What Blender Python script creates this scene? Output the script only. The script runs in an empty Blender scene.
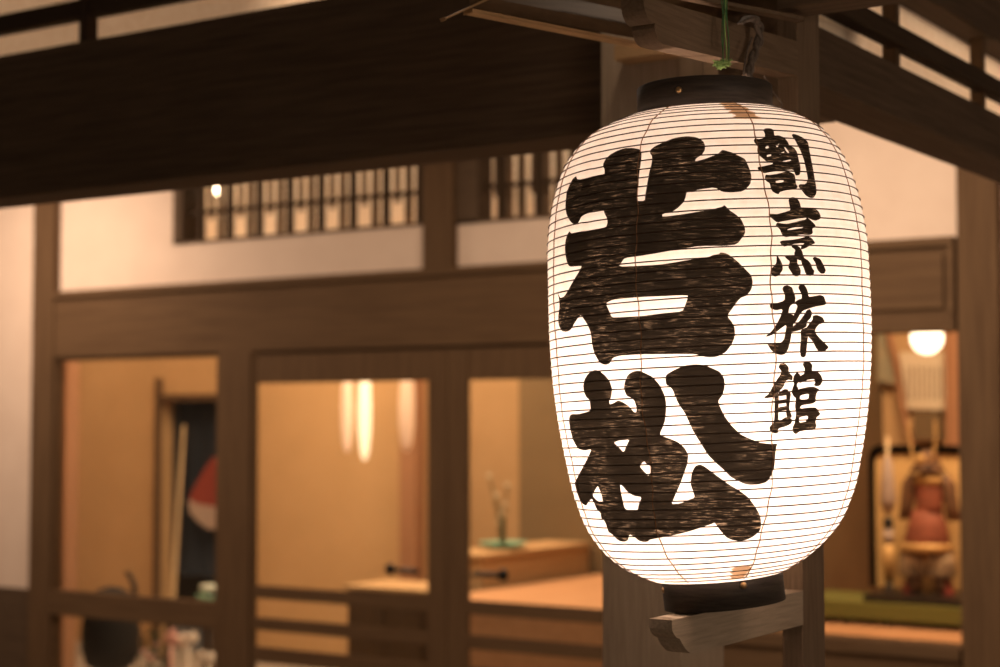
import bpy, bmesh, math, random
import numpy as np
from mathutils import Vector, Matrix
from mathutils.bvhtree import BVHTree
from mathutils.geometry import delaunay_2d_cdt
random.seed(7)
SC = bpy.context.scene
COL = SC.collection
# ------------------------------------------------------------------ camera
F = 1700.0; CZ = 1.55
PITCH = math.atan((423.0 - 333.5) / F); YAW = math.atan(1130 / 1700.0)
fw = Vector((-math.sin(YAW)*math.cos(PITCH), math.cos(YAW)*math.cos(PITCH), math.sin(PITCH)))
rt = Vector((math.cos(YAW), math.sin(YAW), 0)); up = rt.cross(fw)
cam = bpy.data.cameras.new('camera'); co = bpy.data.objects.new('camera', cam); COL.objects.link(co)
co.location = (0, 0, CZ)
co.rotation_euler = Matrix((rt, up, -fw)).transposed().to_euler()
cam.sensor_width = 36.0; cam.lens = F * 36.0 / 1000.0
cam.dof.use_dof = True; cam.dof.focus_distance = 2.24; cam.dof.aperture_fstop = 3.6
cam.clip_start = 0.05
SC.camera = co
# ------------------------------------------------------------------ colour, world, lights
SC.view_settings.view_transform = 'Standard'; SC.view_settings.look = 'None'
SC.view_settings.gamma = 1.0; SC.view_settings.exposure = 0.0
SC.view_settings.use_curve_mapping = False
SC.cycles.use_denoising = True
SC.cycles.max_bounces = 8; SC.cycles.diffuse_bounces = 5; SC.cycles.transparent_max_bounces = 16
SC.cycles.sample_clamp_indirect = 4.0
W = bpy.data.worlds.new('night'); SC.world = W; W.use_nodes = True
W.node_tree.nodes['Background'].inputs[0].default_value = (0.9, 0.62, 0.42, 1)
W.node_tree.nodes['Background'].inputs[1].default_value = 0.10

def area(name, loc, size, power, color, target=None, sizey=None):
    l = bpy.data.lights.new(name, 'AREA'); l.energy = power; l.color = color
    l.shape = 'RECTANGLE'; l.size = sizey or size; l.size_y = size
    o = bpy.data.objects.new(name, l); COL.objects.link(o); o.location = loc
    if target is not None:
        o.rotation_euler = (Vector(target) - Vector(loc)).to_track_quat('-Z', 'Y').to_euler()
    return o
def point(name, loc, power, color, r=0.04):
    l = bpy.data.lights.new(name, 'POINT'); l.energy = power; l.color = color; l.shadow_soft_size = r
    o = bpy.data.objects.new(name, l); COL.objects.link(o); o.location = loc; return o
WARM = (1.0, 0.66, 0.40)
area('porch_light_left', (-6.6, 4.9, 2.88), 0.9, 54, (1, .72, .52), (-6.8, 5.6, 1.0))
area('porch_light_right', (-2.3, 4.6, 2.88), 0.9, 56, (1, .74, .53), (-2.2, 5.4, 1.0))
area('porch_light_middle', (-4.4, 4.6, 2.88), 0.9, 13, (1, .72, .50), (-4.4, 5.4, 1.0))
area('right_side_fill', (2.6, .9, 1.7), .8, 27, (1, .80, .62), (-1.1, 2.3, 1.3))  # unseen fill added from the right to brighten posts and arms
area('hall_entry_fill', (-4.1, 6.30, 2.4), .08, 13, WARM, (-4.2, 6.75, .4), 1.4)  # hidden fill behind the door head, added to light the platform front
area('display_entry_fill', (-2.6, 6.25, 3.15), .12, 20, WARM, (-2.5, 6.7, .5), .8)  # out-of-view fill added to brighten the floor before the display table
area('corner_panel_fill', (-1.45, 2.74, 2.66), .12, 2.4, (1, .78, .58), (-1.21, 2.85, 2.33))  # unseen fill aimed at the right paper panel near the corner
area('hall_light', (-6.2, 7.5, 3.1), 1.6, 104, WARM, (-6.2, 7.5, 0))
area('hall_light_right', (-4.6, 7.5, 3.1), 0.8, 34, WARM, (-4.6, 7.5, 0))
area('hall_left_fill', (-9.3, 7.4, 3.1), 0.9, 34, WARM, (-9.3, 7.6, 0))  # extra fill added to lift the wall seen in the left window
area('display_room_light', (-2.2, 6.8, 3.1), 0.7, 75, WARM, (-2.6, 7.8, .8))
area('front_panel_fill', (-3.6, 4.3, 2.85), 0.5, 44, (1, .74, .54), (-3.3, 3.03, 2.6), 2.4)  # added fill, aimed at the left transom paper so it glows
area('side_panel_fill', (-2.3, 3.9, 2.85), 0.5, 55, (1, .76, .58), (-1.22, 3.5, 2.35), 1.6)  # added fill behind the right transom paper, brightens it from inside

# ------------------------------------------------------------------ materials
def mat(name, color, rough=.7, metal=0, bump=0, var=0.0, vscale=(8, 8, 8), color2=None, emit=None, estr=0, spec=.3, detail=5):
    m = bpy.data.materials.new(name); m.use_nodes = True
    n = m.node_tree.nodes; l = m.node_tree.links; b = n['Principled BSDF']
    b.inputs['Base Color'].default_value = (*color, 1); b.inputs['Roughness'].default_value = rough
    b.inputs['Metallic'].default_value = metal; b.inputs['Specular IOR Level'].default_value = spec
    if color2 or bump:
        t = n.new('ShaderNodeTexCoord'); mp = n.new('ShaderNodeMapping'); mp.inputs['Scale'].default_value = vscale
        no = n.new('ShaderNodeTexNoise'); no.inputs['Scale'].default_value = 1.0; no.inputs['Detail'].default_value = detail
        no.inputs['Roughness'].default_value = .65
        l.new(t.outputs['Object'], mp.inputs['Vector']); l.new(mp.outputs[0], no.inputs['Vector'])
        if color2:
            r = n.new('ShaderNodeValToRGB'); r.color_ramp.elements[0].position = .32; r.color_ramp.elements[1].position = .68
            r.color_ramp.elements[0].color = (*color, 1); r.color_ramp.elements[1].color = (*color2, 1)
            l.new(no.outputs['Fac'], r.inputs[0]); l.new(r.outputs[0], b.inputs['Base Color'])
        if bump:
            bu = n.new('ShaderNodeBump'); bu.inputs['Strength'].default_value = bump; bu.inputs['Distance'].default_value = .002
            l.new(no.outputs['Fac'], bu.inputs['Height']); l.new(bu.outputs[0], b.inputs['Normal'])
    if emit:
        b.inputs['Emission Color'].default_value = (*emit, 1); b.inputs['Emission Strength'].default_value = estr
    return m
def wood(name, a, b, axis, fine=90, rough=.75, bump=.4):
    s = [fine]*3; s['XYZ'.index(axis)] = fine*.045
    return mat(name, a, rough, color2=b, bump=bump, vscale=s, spec=.12)
WD = {}
for ax in 'XYZ':
    WD['dark'+ax] = wood('dark_brown_timber_'+ax, (.065, .042, .026), (.115, .076, .047), ax)
    WD['mid'+ax] = wood('brown_timber_'+ax, (.085, .049, .025), (.125, .075, .039), ax, 60)
    WD['grey'+ax] = wood('weathered_timber_'+ax, (.25, .19, .13), (.37, .285, .205), ax, 230)
    WD['warm'+ax] = wood('warm_brown_timber_'+ax, (.115, .075, .045), (.175, .118, .074), ax, 200)
    WD['honey'+ax] = wood('honey_timber_'+ax, (.40, .25, .12), (.48, .31, .16), ax, 30)
    WD['stick'+ax] = wood('dark_lattice_timber_'+ax, (.035, .022, .013), (.06, .038, .022), ax)
M = {}
M['plaster'] = mat('cream_plaster', (.66, .52, .42), .9, color2=(.70, .56, .455), vscale=(6, 6, 6), bump=.15)
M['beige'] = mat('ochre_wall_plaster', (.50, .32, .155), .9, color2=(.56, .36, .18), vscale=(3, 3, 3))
M['umber'] = mat('umber_wall_plaster', (.15, .10, .05), .9, color2=(.18, .12, .06), vscale=(3, 3, 3))  # dark tone also carries the shade of the hall partition panel
M['black'] = mat('black_lacquer', (.012, .009, .007), .38, color2=(.024, .017, .012), vscale=(60, 60, 60), bump=.1)
M['capwood'] = mat('black_stained_bentwood', (.020, .014, .010), .6, color2=(.05, .036, .026), vscale=(22, 22, 220), bump=.3)
M['brass'] = mat('aged_brass', (.42, .27, .13), .38, metal=.9)
M['greenwire'] = mat('green_plastic_wire', (.05, .16, .05), .45)
M['greenknot'] = mat('pale_green_wire', (.26, .40, .12), .5)
M['rope'] = mat('dark_twisted_cord', (.05, .035, .025), .7, color2=(.16, .12, .09), vscale=(200, 200, 60))
M['ground'] = mat('stone_ground', (.26, .22, .18), .9, color2=(.32, .27, .22), vscale=(4, 4, 4))
M['orange'] = wood('orange_floor_boards', (.40, .21, .105), (.50, .27, .14), 'Y', 20)
M['navy'] = mat('navy_cloth', (.03, .038, .055), .9, color2=(.045, .055, .075), vscale=(40, 40, 3))
M['greycloth'] = mat('grey_blue_cloth', (.10, .11, .115), .9)
M['redprint'] = mat('red_cloth', (.26, .05, .035), .85)
M['whitecloth'] = mat('white_cloth', (.42, .33, .28), .85)
M['bamboo'] = mat('bamboo_pole', (.50, .36, .20), .5, color2=(.6, .45, .26), vscale=(10, 10, 30))
M['pinkwood'] = wood('reddish_timber', (.30, .15, .08), (.38, .20, .11), 'Z', 30)
M['iron'] = mat('cast_iron', (.008, .007, .006), .8, color2=(.015, .013, .012), vscale=(50, 50, 50), bump=.4)
M['china'] = mat('pale_glazed_china', (.55, .60, .52), .25, spec=.6)
M['celadon'] = mat('green_glaze', (.22, .42, .30), .25, spec=.6)
M['pinkflower'] = mat('pink_petals', (.75, .42, .36), .8)
M['whiteflower'] = mat('white_petals', (.75, .66, .56), .8)
M['leaf'] = mat('dark_leaves', (.04, .06, .025), .7)
M['metal'] = mat('dark_door_metal', (.03, .03, .035), .35, metal=.8)
M['greenfelt'] = mat('olive_green_felt', (.125, .12, .028), .95, color2=(.15, .145, .034), vscale=(80, 80, 80))
M['gold'] = mat('gold_leaf', (.66, .42, .17), .6, metal=0, color2=(.74, .50, .22), vscale=(12, 12, 12))
M['red'] = mat('red_lacing', (.36, .11, .06), .7, color2=(.15, .05, .03), vscale=(12, 12, 70))
M['lace'] = mat('white_and_dark_lacing', (.50, .36, .22), .8, color2=(.05, .03, .02), vscale=(75, 75, 22), detail=1)
M['sleeve'] = mat('dark_patterned_scales', (.03, .02, .015), .6, color2=(.26, .13, .06), vscale=(40, 40, 70))
M['paperscroll'] = mat('cream_paper', (.66, .55, .40), .9)
M['inkline'] = mat('grey_ink', (.25, .20, .15), .9)
M['brightgold'] = mat('polished_gold', (.60, .38, .15), .5, metal=.3)

def paper_trans(name, col, trans=.6, dirt=False):
    m = bpy.data.materials.new(name); m.use_nodes = True; n = m.node_tree.nodes; l = m.node_tree.links
    n.remove(n['Principled BSDF']); out = n['Material Output']
    d = n.new('ShaderNodeBsdfDiffuse'); t = n.new('ShaderNodeBsdfTranslucent'); mx = n.new('ShaderNodeMixShader')
    mx.inputs[0].default_value = trans
    tc = n.new('ShaderNodeTexCoord'); no = n.new('ShaderNodeTexNoise'); no.inputs['Scale'].default_value = 55; no.inputs['Detail'].default_value = 6
    r = n.new('ShaderNodeValToRGB'); r.color_ramp.elements[0].position = .3; r.color_ramp.elements[1].position = .6
    r.color_ramp.elements[0].color = (col[0]*.93, col[1]*.90, col[2]*.86, 1); r.color_ramp.elements[1].color = (*col, 1)
    l.new(tc.outputs['Object'], no.inputs['Vector']); l.new(no.outputs['Fac'], r.inputs[0])
    l.new(r.outputs[0], d.inputs[0]); l.new(r.outputs[0], t.inputs[0])
    l.new(d.outputs[0], mx.inputs[1]); l.new(t.outputs[0], mx.inputs[2]); l.new(mx.outputs[0], out.inputs[0])
    return m
M['lanternpaper'] = paper_trans('lantern_washi_paper', (.86, .81, .74), .58)
M['shoji'] = paper_trans('shoji_paper', (.84, .76, .66), .5)
M['stainpaper'] = paper_trans('browned_paper_patch', (.62, .43, .28), .55)

def glass():
    m = bpy.data.materials.new('window_glass'); m.use_nodes = True; n = m.node_tree.nodes; l = m.node_tree.links
    n.remove(n['Principled BSDF']); out = n['Material Output']
    t = n.new('ShaderNodeBsdfTransparent'); t.inputs[0].default_value = (.93, .93, .90, 1)
    g = n.new('ShaderNodeBsdfGlossy'); g.inputs['Roughness'].default_value = .02
    fr = n.new('ShaderNodeFresnel'); fr.inputs[0].default_value = 1.3; mx = n.new('ShaderNodeMixShader')
    l.new(fr.outputs[0], mx.inputs[0]); l.new(t.outputs[0], mx.inputs[1]); l.new(g.outputs[0], mx.inputs[2]); l.new(mx.outputs[0], out.inputs[0])
    return m
M['glass'] = glass()
def ink():
    m = bpy.data.materials.new('brushed_black_ink'); m.use_nodes = True; n = m.node_tree.nodes; l = m.node_tree.links
    n.remove(n['Principled BSDF']); out = n['Material Output']
    d = n.new('ShaderNodeBsdfDiffuse'); d.inputs[0].default_value = (.012, .010, .008, 1)
    t = n.new('ShaderNodeBsdfTransparent'); t.inputs[0].default_value = (1, .78, .56, 1); mx = n.new('ShaderNodeMixShader')
    tc = n.new('ShaderNodeTexCoord'); mp = n.new('ShaderNodeMapping'); mp.inputs['Scale'].default_value = (55, 55, 520)
    no = n.new('ShaderNodeTexNoise'); no.inputs['Scale'].default_value = 1; no.inputs['Detail'].default_value = 7; no.inputs['Roughness'].default_value = .72
    r = n.new('ShaderNodeValToRGB'); e = r.color_ramp.elements
    e[0].position = .54; e[0].color = (.0, .0, .0, 1); e[1].position = .80; e[1].color = (.75, .75, .75, 1)
    no2 = n.new('ShaderNodeTexNoise'); no2.inputs['Scale'].default_value = 14; no2.inputs['Detail'].default_value = 3
    r2 = n.new('ShaderNodeValToRGB'); r2.color_ramp.elements[0].position = .42; r2.color_ramp.elements[1].position = .62
    mu = n.new('ShaderNodeMath'); mu.operation = 'MULTIPLY'; ad = n.new('ShaderNodeMath'); ad.operation = 'ADD'; ad.inputs[1].default_value = .011
    l.new(tc.outputs['Object'], mp.inputs[0]); l.new(mp.outputs[0], no.inputs['Vector']); l.new(no.outputs['Fac'], r.inputs[0])
    l.new(tc.outputs['Object'], no2.inputs['Vector']); l.new(no2.outputs['Fac'], r2.inputs[0])
    l.new(r.outputs[0], mu.inputs[0]); l.new(r2.outputs[0], mu.inputs[1]); l.new(mu.outputs[0], ad.inputs[0])
    l.new(ad.outputs[0], mx.inputs[0]); l.new(d.outputs[0], mx.inputs[1]); l.new(t.outputs[0], mx.inputs[2]); l.new(mx.outputs[0], out.inputs[0])
    return m
M['ink'] = ink()

# ------------------------------------------------------------------ helpers
def ray(x, y): return fw + rt*((x-500)/F) + up*((333.5-y)/F)
def at(x, y, Y):
    r = ray(x, y); p = r*(Y/r.y); return Vector((p.x, p.y, p.z+CZ))
def atX(x, y, X):
    r = ray(x, y); p = r*(X/r.x); return Vector((p.x, p.y, p.z+CZ))
class MB:
    """collects simple shapes into one mesh"""
    def __init__(s): s.bm = bmesh.new()
    def box(s, x0, x1, y0, y1, z0, z1, bev=0):
        t = bmesh.new(); bmesh.ops.create_cube(t, size=1)
        for v in t.verts: v.co = Vector(((x0+x1)/2+v.co.x*(x1-x0), (y0+y1)/2+v.co.y*(y1-y0), (z0+z1)/2+v.co.z*(z1-z0)))
        if bev: bmesh.ops.bevel(t, geom=t.edges[:], offset=bev, segments=2, affect='EDGES', profile=.6)
        s._add(t); return s
    def _add(s, t):
        me = bpy.data.meshes.new('tmp'); t.to_mesh(me); t.free(); s.bm.from_mesh(me); bpy.data.meshes.remove(me)
    def bar(s, a, b, w, h, upv=(0, 0, 1), bev=0):
        """rectangular bar from a to b, w across, h along the up direction"""
        a = Vector(a); b = Vector(b); d = (b-a).normalized(); u = Vector(upv); sx = d.cross(u).normalized(); u = sx.cross(d)
        t = bmesh.new(); bmesh.ops.create_cube(t, size=1); L = (b-a).length
        for v in t.verts: v.co = (a+b)/2 + d*(v.co.x*L) + sx*(v.co.y*w) + u*(v.co.z*h)
        if bev: bmesh.ops.bevel(t, geom=t.edges[:], offset=bev, segments=2, affect='EDGES', profile=.6)
        s._add(t); return s
    def tube(s, pts, r, n=8, caps=True):
        pts = [Vector(p) for p in pts]; rs = [float(v) for v in np.interp(np.linspace(0, 1, len(pts)), np.linspace(0, 1, len(r)), r)] if isinstance(r, (list, tuple)) else [r]*len(pts)
        prev = None; rings = []
        for i, p in enumerate(pts):
            d = (pts[min(i+1, len(pts)-1)]-pts[max(i-1, 0)]).normalized()
            if prev is None:
                u = d.orthogonal().normalized()
            else:
                u = (prev - d*prev.dot(d)); u = u.normalized() if u.length > 1e-6 else d.orthogonal().normalized()
            prev = u; w = d.cross(u)
            rings.append([s.bm.verts.new(p+(u*math.cos(2*math.pi*k/n)+w*math.sin(2*math.pi*k/n))*rs[i]) for k in range(n)])
        for a, b in zip(rings, rings[1:]):
            for k in range(n): s.bm.faces.new((a[k], a[(k+1) % n], b[(k+1) % n], b[k])).smooth = True
        if caps: s.bm.faces.new(rings[0][::-1]); s.bm.faces.new(rings[-1])
        return s
    def lathe(s, c, prof, n=32, axis=None, closed=False):
        """prof: (radius, height) pairs; closed joins the last to the first"""
        c = Vector(c); A = Vector(axis or (0, 0, 1)).normalized(); U = Vector((0, 1, 0)).cross(A).normalized(); V = A.cross(U)
        rings = []
        for r, z in prof:
            if r < 1e-6: rings.append([s.bm.verts.new(c+A*z)])
            else: rings.append([s.bm.verts.new(c+A*z+(U*math.cos(2*math.pi*k/n)+V*math.sin(2*math.pi*k/n))*r) for k in range(n)])
        prs = list(zip(rings, rings[1:])) + ([(rings[-1], rings[0])] if closed else [])
        for a, b in prs:
            for k in range(n):
                q = [a[k % len(a)], a[(k+1) % len(a)], b[(k+1) % len(b)], b[k % len(b)]]
                q2 = []
                for v in q:
                    if v not in q2: q2.append(v)
                if len(q2) > 2:
                    try: s.bm.faces.new(q2).smooth = True
                    except ValueError: pass
        return s
    def prism(s, pts, ext):
        """polygon pts (3-D, planar) extruded by vector ext"""
        e = Vector(ext); a = [s.bm.verts.new(Vector(p)) for p in pts]; b = [s.bm.verts.new(Vector(p)+e) for p in pts]
        s.bm.faces.new(a); s.bm.faces.new(b[::-1]); n = len(a)
        for i in range(n): s.bm.faces.new((a[i], b[i], b[(i+1) % n], a[(i+1) % n]))
        return s
    def ball(s, c, r, sc=(1, 1, 1), seg=20):
        t = bmesh.new(); bmesh.ops.create_uvsphere(t, u_segments=seg, v_segments=seg//2+2, radius=r)
        for v in t.verts: v.co = Vector(c)+Vector((v.co.x*sc[0], v.co.y*sc[1], v.co.z*sc[2]))
        for f in t.faces: f.smooth = True
        s._add(t); return s
def obj(name, mb, material, parent=None, recalc=True):
    bm = mb.bm
    if recalc: bmesh.ops.recalc_face_normals(bm, faces=bm.faces[:])
    if parent is None:
        lo = [min(v.co[i] for v in bm.verts) for i in range(3)]; hi = [max(v.co[i] for v in bm.verts) for i in range(3)]
        org = Vector(((lo[0]+hi[0])/2, (lo[1]+hi[1])/2, lo[2]))
    else:
        org = Vector((0, 0, 0)); p = parent
        while p is not None: org += p.location; p = p.parent
    bmesh.ops.translate(bm, verts=bm.verts[:], vec=-org)
    me = bpy.data.meshes.new(name); bm.to_mesh(me); bm.free()
    o = bpy.data.objects.new(name, me); COL.objects.link(o); me.materials.append(material)
    if parent is None: o.location = org
    else: o.parent = parent
    return o
def tag(o, label, cat, group=None, kind=None):
    o['label'] = label; o['category'] = cat
    if group: o['group'] = group
    if kind: o['kind'] = kind
    return o
def thing(name, label, cat, loc, group=None):
    o = bpy.data.objects.new(name, None); COL.objects.link(o); o.location = loc; o.empty_display_size = .1
    return tag(o, label, cat, group)
def struct(name, mb, m):
    o = obj(name, mb, m); o['kind'] = 'structure'; return o
def structroot(name, loc):
    o = bpy.data.objects.new(name, None); COL.objects.link(o); o.location = loc; o['kind'] = 'structure'; return o
def B(*a, **k): return MB().box(*a, **k)
def copyobj(o, parent=None):
    c = o.copy(); COL.objects.link(c); c.parent = parent; return c

# ================================================================== STRUCTURE
Y0 = 6.045
struct('floor', B(-11, 2.5, 1.6, 8.6, -.06, 0), M['ground'])
# porch ceiling over the entrance between porch beams and facade
struct('ceiling', B(-11, -1.2, 3.2, 6.145, 3.0, 3.06), WD['darkX'])
# facade plaster: pieces around the openings
w = MB()
w.box(-10.9, -6.91, Y0, Y0+.1, .69, 3.0)                         # far left
w.box(-6.75, -5.945, Y0, Y0+.1, 2.22, 3.0)
w.box(-5.945, -4.40, Y0, Y0+.1, 2.22, 2.425); w.box(-5.945, -4.40, Y0, Y0+.1, 2.86, 3.0)
w.box(-4.24, -3.2, Y0, Y0+.1, 2.22, 2.415); w.box(-4.24, -3.2, Y0, Y0+.1, 2.86, 3.0)
w.box(-3.2, -2.02, Y0, Y0+.1, 2.22, 3.0)
w.box(-1.87, 1.6, Y0, Y0+.1, 0, 3.0)
struct('wall_front', w, M['plaster'])
struct('wall_base', B(-10.9, -6.91, Y0-.01, Y0+.1, 0, .69), WD['darkX'])
struct('trim_1', B(-6.91, -6.75, Y0-.045, Y0+.03, 0, 3.0, bev=.004), WD['midZ'])       # left post
struct('trim_2', MB().box(-6.75, -2.02, Y0-.035, Y0+.11, 1.885, 2.19, bev=.004).box(-6.75, -2.02, Y0-.055, Y0+.11, 2.19, 2.225, bev=.003), WD['midX'])  # lintel
struct('trim_3', B(-4.40, -4.24, Y0-.04, Y0+.11, 2.225, 3.0, bev=.004), WD['midZ'])
struct('trim_4', B(-5.61, -5.395, Y0-.045, Y0-.005, 0, 1.885, bev=.004), WD['midZ'])
struct('trim_5', B(-3.16, -3.0, Y0-.045, Y0+.01, 0, 1.885, bev=.004), WD['midZ'])
struct('trim_6', B(-2.008, -1.86, Y0-.05, Y0+.03, 0, 3.0, bev=.004), WD['midZ'])       # right post
m = MB(); m.box(-3.0, -2.06, Y0-.05, Y0-.036, 1.965, 2.165, bev=.003)
m.box(-3.0, -2.02, Y0-.052, Y0-.036, 1.885, 1.935); m.box(-2.045, -2.02, Y0-.052, Y0-.036, 1.94, 2.19)
struct('trim_7', m, WD['midX'])
# lattice windows high in the wall
def lattice(name, x0, x1, z0, z1, step, jamb):
    r = structroot(name, (x0, Y0, z0))
    f = MB(); f.box(x0, x0+jamb, Y0-.012, Y0+.1, z0, z1); f.box(x1-.025, x1, Y0-.012, Y0+.1, z0, z1)
    f.box(x0, x1, Y0-.012, Y0+.1, z0, z0+.012); obj('window_frame', f, WD['darkX'], r)
    s = MB(); x = x0+jamb+step*.55
    while x < x1-.03: s.box(x-.014, x+.014, Y0+.0, Y0+.028, z0, z1); x += step
    s.box(x0, x1, Y0+.028, Y0+.04, (z0+z1)/2-.075, (z0+z1)/2-.055)
    obj('lattice', s, WD['stickZ'], r)
    s = MB(); x = x0+.05-.064*(9 if x0 < -5 else 3); k = 0
    while x < x1:
        if k % 3 != 1: s.box(x-.016, x+.016, Y0+.13, Y0+.15, z0-.1, z1+.3)
        else: s.box(x-.011, x+.011, Y0+.13, Y0+.15, z0+.13, z1+.3)
        x += .064; k += 1
    obj('inner_slats', s, WD['warmZ'], r)
    obj('paper_panel', B(x0-.28, x1+(.0 if x0 < -5 else .12), Y0+(.26 if x0 < -5 else .268), Y0+(.264 if x0 < -5 else .272), z0-.2, z1+.3), M['shoji'], r)
lattice('window_1', -5.94, -4.402, 2.425, 2.86, .189, .06)
lattice('window_2', -4.24, -3.21, 2.415, 2.86, .19, .115)
# ground-floor left window
r = structroot('window_3', (-6.2, Y0, 0))
f = MB(); f.box(-6.75, -6.735, Y0-.02, Y0+.02, .02, 1.885); f.box(-6.75, -5.61, Y0-.02, Y0+.03, 1.868, 1.885)
f.box(-6.75, -5.61, Y0-.045, Y0+.02, .575, .70, bev=.004)
obj('window_frame', f, WD['midX'], r); obj('pane', B(-6.74, -5.61, Y0+.0, Y0+.004, .02, 1.87), M['glass'], r)
# ground-floor right window
r = structroot('window_4', (-2.5, Y0, 0))
f = MB(); f.box(-3.0, -2.02, Y0-.045, Y0+.1, .70, .748, bev=.003); f.box(-3.0, -2.02, Y0-.03, Y0+.1, 0, .70)
f.box(-2.02, -2.008, Y0-.02, Y0+.03, .748, 1.885)
obj('window_frame', f, WD['midX'], r); obj('pane', B(-3.0, -2.04, Y0+.04, Y0+.045, .74, 1.89), M['glass'], r)
# two glazed doors with slatted lower part
def door(name, x0, x1, sl, sr, hx):
    r = structroot(name, ((x0+x1)/2, Y0, 0))
    f = MB(); f.box(x0, x0+sl, Y0-.035, Y0-.012, .02, 1.87, bev=.003); f.box(x1-sr, x1, Y0-.035, Y0-.012, .02, 1.87, bev=.003)
    f.box(x0+sl, x1-sr, Y0-.030, Y0-.012, 1.735, 1.87, bev=.003); f.box(x0+sl, x1-sr, Y0-.030, Y0-.012, .02, .2)
    obj('frame', f, WD['midZ'], r)
    s = MB(); s.box(x0+sl, x1-sr, Y0-.034, Y0-.016, .735, .795, bev=.003)
    s.box(x0+sl, x1-sr, Y0-.034, Y0-.016, .588, .648, bev=.003); s.box(x0+sl, x1-sr, Y0-.034, Y0-.016, .44, .512, bev=.003)
    s.box(x0+sl, x1-sr, Y0-.034, Y0-.016, .30, .36)
    obj('slats', s, WD['midX'], r)
    obj('pane', B(x0+sl-.005, x1-sr+.005, Y0-.0155, Y0-.0125, .2, 1.74), M['glass'], r)
    h = MB(); s_ = 1 if hx > (x0+x1)/2 else -1
    return r
door('door_1', -5.392, -4.272, .018, .10, -4.4); door('door_2', -4.268, -3.16, .105, .06, -4.1)
struct('trim_8', B(-5.39, -3.16, Y0-.01, Y0+.1, 1.868, 1.885), WD['darkX'])

# interior shell
b = MB()
pL = at(163, 401, 8.5); pR = at(245, 401, 8.5)
b.box(-10.9, pL.x, 8.5, 8.6, 0, 3.3); b.box(pL.x, pR.x, 8.5, 8.6, pL.z, 3.3); b.box(pR.x, -3.25, 8.5, 8.6, 0, 3.3)
struct('wall_back', b, M['beige'])
struct('wall_display', B(-3.25, 0, 8.5, 8.6, 0, 3.3), M['beige'])
struct('wall_left', B(-11, -10.9, 6.1, 9.6, 0, 3.3), M['beige'])
struct('wall_right', B(-.1, 0, 6.1, 8.5, 0, 3.3), M['beige'])
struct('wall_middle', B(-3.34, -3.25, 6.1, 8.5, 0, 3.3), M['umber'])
struct('trim_9', B(-11, 0, 6.1, 8.6, 3.3, 3.36), M['beige'])    # hall ceiling
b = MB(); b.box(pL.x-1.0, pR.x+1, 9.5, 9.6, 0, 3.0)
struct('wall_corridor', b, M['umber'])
# door casing in the back wall
f = MB(); q = at(155, 378, 8.46)
f.box(q.x, q.x+.03, 8.46, 8.5, 0, q.z); f.box(pR.x, pR.x+.05, 8.43, 8.5, 0, q.z-.1); f.box(q.x+.03, pR.x+.05, 8.46, 8.5, pL.z, pL.z+.045)
struct('door_3', f, WD['midZ'])
a = at(52, 400, 6.7); c = at(66, 400, 6.7)
struct('trim_10', B(a.x, c.x, 6.7, 6.8, 0, 3.3, bev=.005), M['pinkwood'])
a = at(399, 500, 8.3); c = at(415, 500, 8.3)
struct('trim_11', B(a.x, c.x, 8.3, 8.4, 0, 3.3, bev=.005), M['pinkwood'])
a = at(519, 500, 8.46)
struct('wall_shade_panel', B(a.x, -3.34, 8.46, 8.49, 0, 3.3), M['umber'])  # shaded partition face, its shade put into the darker wall colour
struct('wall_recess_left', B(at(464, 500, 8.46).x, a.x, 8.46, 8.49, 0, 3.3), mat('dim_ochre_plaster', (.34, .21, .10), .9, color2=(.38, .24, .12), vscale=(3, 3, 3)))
struct('trim_12', B(-4.95, -3.34, 6.85, 8.45, 0, .69, bev=.006), M['orange'])     # raised wooden floor

# ================================================================== LANTERN
LC = Vector((-1.083765750023233, 2.1822981287681746, 1.6637248556807107))
LA = Vector((-0.027175919710315827, -0.018063993689798163, 0.9994674389493003))
LU = Vector((0, 1, 0)).cross(LA).normalized(); LV = LA.cross(LU)
ZS = np.array([-.3305, -.3255, -.314, -.295, -.265, -.22, -.16, -.09, 0, .08, .15, .21, .25, .28, .302, .316, .325, .328])
RS = np.array([.088, .101, .1225, .1480, .1735, .1942, .2085, .2199, .2269, .2273, .2248, .2146, .2010, .1825, .1595, .1330, .1090, .095])
KZ = np.array([-.3305, -.29, -.2, -.05, .1, .22, .3, .328]); KS = np.array([-.010, -.013, -.0103, -.0085, -.0074, -.008, -.006, -.002])
def prof_r(z): return np.interp(z, ZFINE, RFINE)
def crm(zs, rs, zq):
    m_ = np.gradient(rs, zs); i = np.clip(np.searchsorted(zs, zq)-1, 0, len(zs)-2); h = zs[i+1]-zs[i]; t = (zq-zs[i])/h
    return (2*t**3-3*t**2+1)*rs[i]+(t**3-2*t**2+t)*h*m_[i]+(-2*t**3+3*t**2)*rs[i+1]+(t**3-t**2)*h*m_[i+1]
ZFINE = np.linspace(-.3305, .328, 2000); RFINE = crm(ZS, RS, ZFINE); SFINE = crm(KZ, KS, ZFINE)
ARC = np.concatenate([[0], np.cumsum(np.hypot(np.diff(ZFINE), np.diff(RFINE)))]); ARCT = ARC[-1]
NRIB = 61
def lz(s): return np.interp(s, ARC, ZFINE)
def lpos(z, th, off=0.0):
    r_ = float(np.interp(z, ZFINE, RFINE))+off; s_ = float(np.interp(z, ZFINE, SFINE))
    d_ = (LU*math.cos(th)+LV*math.sin(th))*r_
    e_ = min(1.0, max(0.0, (-.235-z)/.098)); e_ = e_*e_*(3-2*e_)       # the lower rings hang slightly askew
    return LC + LA*float(z) + rt*s_ + d_ + LA*(d_.dot(rt)*math.tan(math.radians(2.8))*e_)
lantern = thing('paper_lantern', 'tall glowing white paper lantern with black brush writing, hung between wooden arms', 'lantern', LC-LA*.37)
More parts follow.
